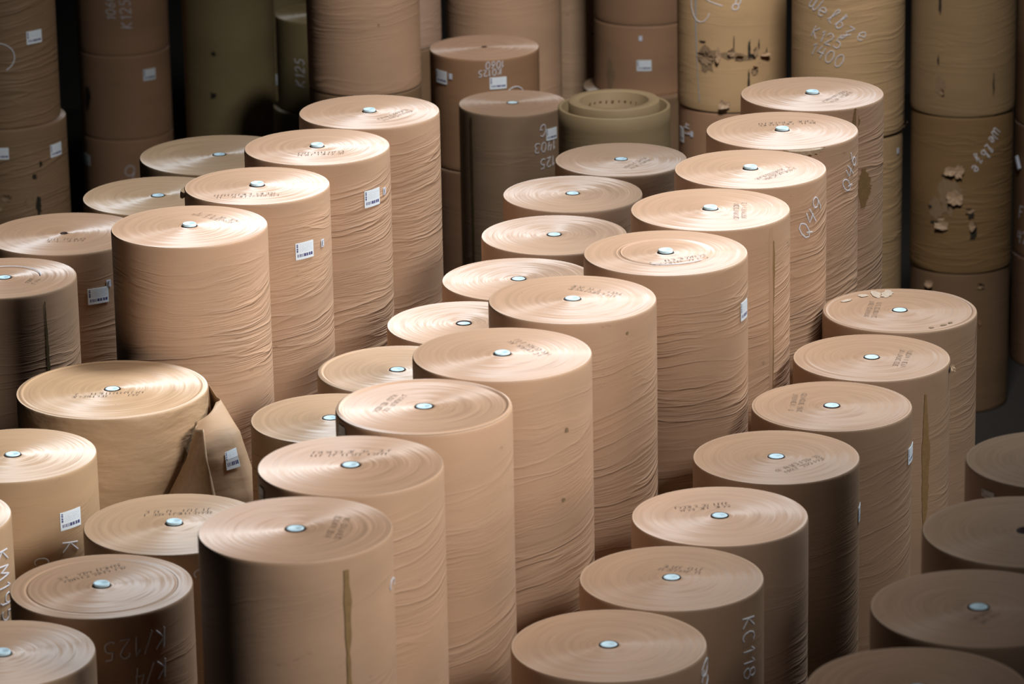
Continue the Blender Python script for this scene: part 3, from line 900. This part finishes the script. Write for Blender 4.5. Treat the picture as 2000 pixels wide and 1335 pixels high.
# stencil print on the tops: roll, start x, y and end x, y from the core
for key, x0, y0, x1, y1 in [
 ('T1', .087, -.314, .3, .027), ('T2', -.187, .189, .281, .256), ('T3', .036, -.349, .321, .001), ('T4', .198, -.322, .226, .138),
 ('T5', -.143, -.307, .276, -.122), ('T6', -.016, .306, .335, .069), ('T7', .079, .297, .309, -.064), ('T8', -.307, -.126, -.165, .247),
 ('T9', -.264, .224, .235, .235), ('T10', .217, -.209, .273, .188), ('L1', .1, -.308, .333, .011), ('L2', -.163, -.248, .211, -.209),
 ('L3', -.316, -.314, .169, -.271), ('L4', .031, .36, .364, .087), ('L5', -.289, -.144, .242, -.115), ('L6', -.243, .211, .227, .247),
 ('L7', -.297, .097, .101, .36), ('K4', .22, -.202, .259, -.059), ('K3', -.152, -.214, .194, -.206), ('M1', .03, -.333, .237, .004),
 ('R1', -.265, -.202, -.177, .233), ('R2', .168, -.266, .27, .149), ('R3', -.289, -.134, -.221, .28), ('R4', -.008, -.329, .301, -.03),
 ('R6', -.064, .192, .217, .111), ('R5', -.298, .14, .062, .223), ('S3', -.074, -.249, .108, -.039)]:
    rnd = random.Random(int(abs(x0) * 1000))
    L = math.hypot(x1 - x0, y1 - y0)
    part(key, 'stencil_print', on_top(stencil(x0, y0, x1, y1, rnd), x0, y0, math.atan2(y1 - y0, x1 - x0), .008, .0026), M_INK, 'faint dark stencil print')

# glue streaks and stains
rnd = random.Random(11)
def stain(key, ph, z0, z1, wd, shape, mat=M_GLUE, label='brown glue streak', name='glue_stain'):
    t, R, L, zt = ROOT[key]
    part(key, name, strip_mesh(R, streak_pts(ph, z0 - zt, z1 - zt, wd, R, rnd, shape), .0045), mat, label)
stain('T4', .822, 6.60, 5.2, .040, 'taper')
stain('R2', .645, 5.53, 4.4, .075, 'belly')
stain('T10', .565, 6.66, 5.3, .050, 'taper')
stain('K4', .685, 5.60, 4.3, .030, 'belly', simple('dark_seam_stain', (.10, .07, .025), .7), 'dark seam stain')
stain('T1', .70, 6.20, 5.86, .16, 'belly')
stain('T1', .55, 6.735, 6.50, .07, 'belly', M_GLUE, 'brown stain under the rim')
stain('G1a', -.884, 4.86, 2.8, .030, 'even', simple('dark_seam_stain', (.10, .07, .025), .7), 'dark vertical seam')
stain('L5', .88, 5.36, 5.15, .06, 'belly')
stain('B9b', -.80, 3.40, 2.97, .12, 'belly', M_TORN, 'dark stain at the foot', 'dark_stain')

# loose wrapper edge: a thin raised strip down the side
def seam(key, ph, z0, z1, side=1, th=.006):
    t, R, L, zt = ROOT[key]
    V, F = [], []
    n_ = 20
    for k in range(n_ + 1):
        z = z0 + (z1 - z0) * k / n_ - zt
        wob = .004 * math.sin(k * 2.3) + .003 * math.sin(k * 5.1)
        for a, o_ in ((ph - .05 * side, .0012), (ph - .02 * side, th * .7), (ph, th), (ph + wob, .001)):
            V.append(cp(R + o_, a + (wob if a == ph else 0), z))
    for k in range(n_):
        for i in range(3):
            a = k * 4 + i
            F.append((a, a + 4, a + 5, a + 1) if side > 0 else (a, a + 1, a + 5, a + 4))
    l = mesh('seam', V, F)
    o = part(key, 'wrapper_edge', l, M_WRAP, None, False)
    props(o, 5, R, KR, 0, 0, 0, 0, 0)
for a in (('T4', .815, 6.70, 3.6), ('T1', .60, 6.72, 5.0)):
    seam(*a, th=.010)

# dark scuff spots
for key, ph, z, w_ in (('T7', .764, 6.336, .05), ('T7', .70, 5.852, .04), ('T6', .673, 6.628, .03), ('B3a', -.28, 2.945, .08), ('B3a', -.32, 2.383, .12), ('T2', .35, 6.50, .02), ('B8a', .45, 3.35, .05), ('R5', .15, 4.95, .02)):
    t, R, L, zt = ROOT[key]
    part(key, 'scuff_mark', blob_mesh(R, ph, z - zt, w_, w_, rnd, .004), M_TORN if key[0] != 'B' else M_GASH, 'dark scuff spot')

# torn places: under-layer, gashes and loose paper flaps
def top_mark(key, x0, y0, a, b, rot, mat, label):
    t, R, L, zt = ROOT[key]
    V = [(x0, y0, .0062)]
    n_ = 16
    c, s_ = math.cos(rot), math.sin(rot)
    for i in range(n_):
        q = 2 * PI * i / n_
        f = rnd.uniform(.6, 1.0)
        x, y = a * f * math.cos(q), b * f * math.sin(q)
        V.append((x0 + x * c - y * s_, y0 + x * s_ + y * c, .0058))
    part(key, 'scraped_patch', mesh('mark', V, [(0, 1 + i, 1 + (i + 1) % n_) for i in range(n_)]), mat, label)
M_PALE = simple('scraped_pale_paper', (0.60, 0.47, 0.36), 0.6)
for x0, y0, a, b, rot in ((-.15, .44, .05, .12, .1), (-.06, .44, .06, .12, -.2), (-.25, .41, .06, .05, 0), (-.40, .28, .08, .03, .7)):
    top_mark('R1', x0, y0, a, b, rot, M_PALE, 'pale scraped patch')
for x0, y0, a, b, rot in ((.30, -.42, .04, .02, .6), (.36, -.36, .03, .02, .7), (.20, -.48, .03, .02, .3)):
    top_mark('R1', x0, y0, a, b, rot, M_TORN, 'dark scuffed patch')

def tears(key, items):
    t, R, L, zt = ROOT[key]
    for kind, ph, z, w_, h_ in items:
        if kind == 'u': part(key, 'torn_patch', blob_mesh(R, ph, z - zt, w_, h_, rnd, .003), M_TORN, 'torn patch of darker paper')
        if kind == 'g': part(key, 'tear', blob_mesh(R, ph, z - zt, w_, h_, rnd, .006), M_GASH, 'dark tear')
        if kind == 'f': part(key, 'torn_flap', blob_mesh(R, ph, z - zt, w_, h_, rnd, .006, .018), M_FLAP, 'loose torn paper flap')
tears('B10a', [('u', -.52, 4.74, .30, .34), ('f', -.55, 4.76, .22, .24), ('f', -.30, 4.79, .06, .20), ('u', -.08, 4.79, .34, .10), ('f', -.05, 4.83, .10, .12),
  ('f', .08, 4.77, .12, .08), ('u', .20, 4.76, .22, .09), ('g', .26, 4.86, .05, .28), ('g', .30, 4.78, .10, .05), ('f', .37, 4.82, .09, .14), ('g', .45, 4.90, .025, .14),
  ('g', .25, 4.50, .035, .30), ('f', .36, 4.62, .10, .14), ('g', .62, 4.80, .03, .12), ('g', -.02, 4.93, .015, .2), ('f', -.20, 4.24, .16, .10), ('g', -.24, 4.26, .05, .08),
  ('g', -.60, 4.93, .12, .03), ('f', .58, 4.78, .16, .04)])
tears('B12b', [('u', -.35, 2.62, .36, .50), ('f', -.33, 2.93, .18, .12), ('f', -.16, 2.93, .14, .18), ('g', -.42, 2.87, .14, .03), ('f', -.22, 2.62, .24, .20), ('g', -.36, 2.55, .03, .26),
  ('u', -.62, 2.45, .24, .34), ('g', -.62, 2.30, .20, .06), ('f', -.48, 2.28, .20, .12), ('g', .10, 2.40, .10, .12), ('g', .13, 2.20, .10, .28), ('f', .06, 2.47, .12, .08), ('f', .10, 2.28, .08, .14),
  ('f', -.5, 2.36, .1, .07), ('g', -.75, 2.48, .08, .05)])
tears('B1b', [('u', -.05, 3.38, .30, .22), ('f', .05, 3.42, .16, .10), ('g', .60, 3.28, .09, .26), ('g', .55, 3.62, .08, .08), ('f', -.1, 3.30, .12, .09), ('u', .45, 3.38, .2, .3), ('g', .68, 3.75, .05, .09)])
tears('B2b', [('g', -.86, 2.30, .14, .42)])
tears('B12a', [('u', -.55, 3.92, .16, .26), ('g', -.60, 4.22, .03, .14), ('g', -.58, 4.9, .05, .4), ('f', -.50, 3.86, .07, .10), ('g', .50, 3.95, .03, .36)])
tears('B12c', [('f', -.75, 1.55, .14, .10), ('f', .30, 1.55, .10, .10), ('g', -.2, 1.35, .04, .03)])
tears('B11a', [('g', 1.25, 4.35, .03, .20), ('f', 1.30, 4.22, .10, .10)])
tears('B5a', [('u', .3, 5.5, .03, .03)])
tears('M3', [('g', 1.1, 5.775, .07, .02)])
tears('R1', [('f', 1.35, 5.60, .05, .12)])
tears('R2', [('g', 1.28, 5.62, .09, .06), ('f', 1.34, 5.63, .07, .08)])

# curled lip under the front rim of one roll, and nicks on rims
def lip(key, p0, p1, drop, out):
    t, R, L, zt = ROOT[key]
    V, F = [], []
    n_ = 14
    for k in range(n_ + 1):
        f = k / n_
        a = p0 + (p1 - p0) * f
        d = drop * math.sin(PI * f) ** .6 * (1 + .2 * math.sin(k * 3.0)) * (0.4 + f)
        for r_, z in ((R + .001, -.004), (R + out * math.sin(PI * f), -.012), (R + out * 1.2 * math.sin(PI * f), -.012 - d), (R + .002, -.016 - d * .7)):
            V.append(cp(r_, a, z))
    for k in range(n_):
        for i in range(3):
            a = k * 4 + i
            F.append((a, a + 4, a + 5, a + 1))
    part(key, 'torn_lip', mesh('lip', V, F), M_FLAP, 'torn curled wrapper lip')
lip('T2', -.05, .52, .035, .03)
lip('L3', -1.62, -1.30, .05, .03)
lip('B11a', 1.25, 1.6, .05, .05)
lip('M1', -2.3, -2.05, .01, .02)

# peeling white tag on the far right roll
t, R, L, zt = ROOT['B13b']
V, F = [], []
for k in range(9):
    a = -PI / 2 + PI * k / 8
    for s_ in (-.5, .5):
        V.append(tuple(Vector(cp(R + .015 + .03 * math.cos(a), -1.22 + .035 * math.sin(a) + s_ * .12, 2.50 - zt - s_ * .14 + .02 * math.sin(a)))))
for k in range(8): F.append((2 * k, 2 * k + 1, 2 * k + 3, 2 * k + 2))
part('B13b', 'peeling_tag', mesh('peel', V, F), M_WHITE, 'curled white tag', True)

# ---- the torn open wrapper: a loose sheet leaving the roll on its right and folding over at the front
def loose_sheet():
    key = 'L5'
    t, R, L, zt = ROOT[key]
    def c_(ph, z, o_=.006): return Vector(cp(R + o_, ph, z))
    # rows from top to bottom: back edge on the roll, outer bend, front edge against the roll
    rows = [
     (c_(1.75, -.02), Vector((.785, -.10, -.045)), Vector((.780, -.17, -.062)), c_(1.08, -.155, .02)),
     (c_(1.75, -.12), Vector((.845, -.12, -.140)), Vector((.850, -.25, -.156)), c_(1.00, -.25, .03)),
     (c_(1.75, -.27), Vector((.930, -.18, -.260)), Vector((.935, -.35, -.284)), c_(.90, -.36, .04)),
     (c_(1.75, -.38), Vector((.965, -.20, -.370)), Vector((.962, -.40, -.388)), c_(.83, -.45, .045)),
     (c_(1.75, -.54), Vector((1.01, -.20, -.520)), Vector((1.003, -.42, -.543)), c_(.72, -.57, .05)),
     (c_(1.75, -.70), Vector((1.06, -.20, -.680)), Vector((1.056, -.45, -.695)), c_(.61, -.68, .055)),
     (c_(1.75, -1.1), Vector((1.12, -.20, -1.08)), Vector((1.11, -.50, -1.10)), c_(.40, -1.02, .06)),
    ]
    def bez(a, b, c, d, f):
        return a * (1 - f) ** 3 + b * 3 * f * (1 - f) ** 2 + c * 3 * f * f * (1 - f) + d * f ** 3
    nu, nv = 26, 24
    V, F, U = [], [], []
    for j in range(nv + 1):
        g = j / nv * (len(rows) - 1)
        i0 = min(int(g), len(rows) - 2); q = g - i0
        r_ = [rows[i0][k] * (1 - q) + rows[i0 + 1][k] * q for k in range(4)]
        for i in range(nu + 1):
            f = i / nu
            # piecewise: roll -> bend, bend -> front, with a rounded turn
            if f < .35: p = r_[0].lerp(r_[1], f / .35)
            elif f < .5:
                s_ = (f - .35) / .15
                p = r_[1].lerp(r_[2], s_) + Vector((.03 * math.sin(PI * s_), 0, 0))
            else:
                s_ = (f - .5) / .5
                p = r_[2].lerp(r_[3], s_) + Vector((.35, -.75, 0)) * (.06 * math.sin(PI * s_))
            p = p + Vector((1, -1, 0)) * .006 * noise.noise(p * 7)
            V.append(tuple(p)); U.append((f * 1.2, -p.z + .5))
    for j in range(nv):
        for i in range(nu):
            a = j * (nu + 1) + i
            F.append((a, a + nu + 1, a + nu + 2, a + 1))
    me = mesh('sheet', V, F, U)
    o = part(key, 'loose_wrapper_sheet', me, M_WRAP, 'loose sheet of torn wrapper', True)
    props(o, 12, .7, (.50, .33, .205), .1, .1, .1, .3, .5)
    md = o.modifiers.new('thickness', 'SOLIDIFY'); md.thickness = .003
    # folded corner: a rolled triangle of paper in front
    A = [c_(1.08, -.165, .03), c_(.871, -.379, .045), c_(.611, -.621, .055), c_(.38, -.86, .06)]
    B = [Vector((.725, -.66, -.105)), Vector((.755, -.80, -.30)), Vector((.803, -.85, -.535)), Vector((.86, -.88, -.80))]
    V, F, U = [], [], []
    for j in range(nv + 1):
        g = j / nv * 3
        i0 = min(int(g), 2); q = g - i0
        a, b = A[i0].lerp(A[i0 + 1], q), B[i0].lerp(B[i0 + 1], q)
        wd = (b - a).length
        for i in range(nu + 1):
            f = i / nu
            e = f ** 1.5
            p = a.lerp(b, e) + Vector((-.15, -1, .1)).normalized() * (min(.16, wd * .55) * math.sin(PI * min(1, f * 1.0)) ** .6 * (1 - .55 * f))
            p = p + Vector((0, -1, 0)) * .010 * noise.noise(p * 6)
            V.append(tuple(p)); U.append((f, j / nv))
    for j in range(nv):
        for i in range(nu):
            a = j * (nu + 1) + i
            F.append((a, a + nu + 1, a + nu + 2, a + 1))
    me = mesh('fold', V, F, U)
    o2 = part(key, 'folded_corner', me, M_FLAP, 'smooth folded back corner', True)
    md = o2.modifiers.new('thickness', 'SOLIDIFY'); md.thickness = .003
    # its sticker and glue mark, lying on the sheet
    def on_sheet(s0, row, dx, dz):
        g = row; i0 = int(g); q = g - i0
        r_ = [rows[i0][k] * (1 - q) + rows[i0 + 1][k] * q for k in range(4)]
        return r_[2].lerp(r_[3], s0) + Vector((.35, -.75, 0)) * (.06 * math.sin(PI * s0)) + Vector((.004, -.012, 0))
    V, F, U = [], [], []
    for j in range(5):
        for i in range(5):
            p = on_sheet(.30 - .25 * i / 4, 3.55 - 1.05 * j / 4, 0, 0)
            V.append(tuple(p)); U.append((i / 4, j / 4))
    for j in range(4):
        for i in range(4):
            a = j * 5 + i
            F.append((a, a + 1, a + 6, a + 5))
    st = part(key, 'barcode_label', mesh('st', V, F, U), M_STICK, 'white barcode label on the loose sheet')
    V, F = [], []
    for j in range(7):
        for i in range(2):
            p = on_sheet(.80 + .0 * j + (i - .5) * .07 * math.sin(PI * (j + .5) / 7), 1.3 + .22 * j, 0, 0)
            V.append(tuple(p))
    for j in range(6): F.append((2 * j, 2 * j + 2, 2 * j + 3, 2 * j + 1))
    part(key, 'glue_stain', mesh('gs', V, F), M_GLUE, 'brown glue streak')
loose_sheet()

# ------------------------------------------------------------------ the setting
def slab(name, lo, hi, mat):
    V = [(x, y, z) for x in (lo[0], hi[0]) for y in (lo[1], hi[1]) for z in (lo[2], hi[2])]
    F = [(0, 1, 3, 2), (4, 6, 7, 5), (0, 4, 5, 1), (2, 3, 7, 6), (0, 2, 6, 4), (1, 5, 7, 3)]
    o = link(name, mesh(name, V, F), mat, None, False)
    o['kind'] = 'structure'
    return o
slab('floor', (-20, -4, -.2), (26, 60, 0), M_FLOOR)
slab('wall_back', (-20, 60, -.2), (26, 60.3, 26), M_WALL)
slab('wall_left', (-20.3, -4, -.2), (-20, 60.3, 26), M_WALL)
slab('added_shade_wall', (5.2, 6, -.2), (5.6, 23.5, 10.4), M_WALL)  # unseen wall, added to keep the main light off the near right rolls
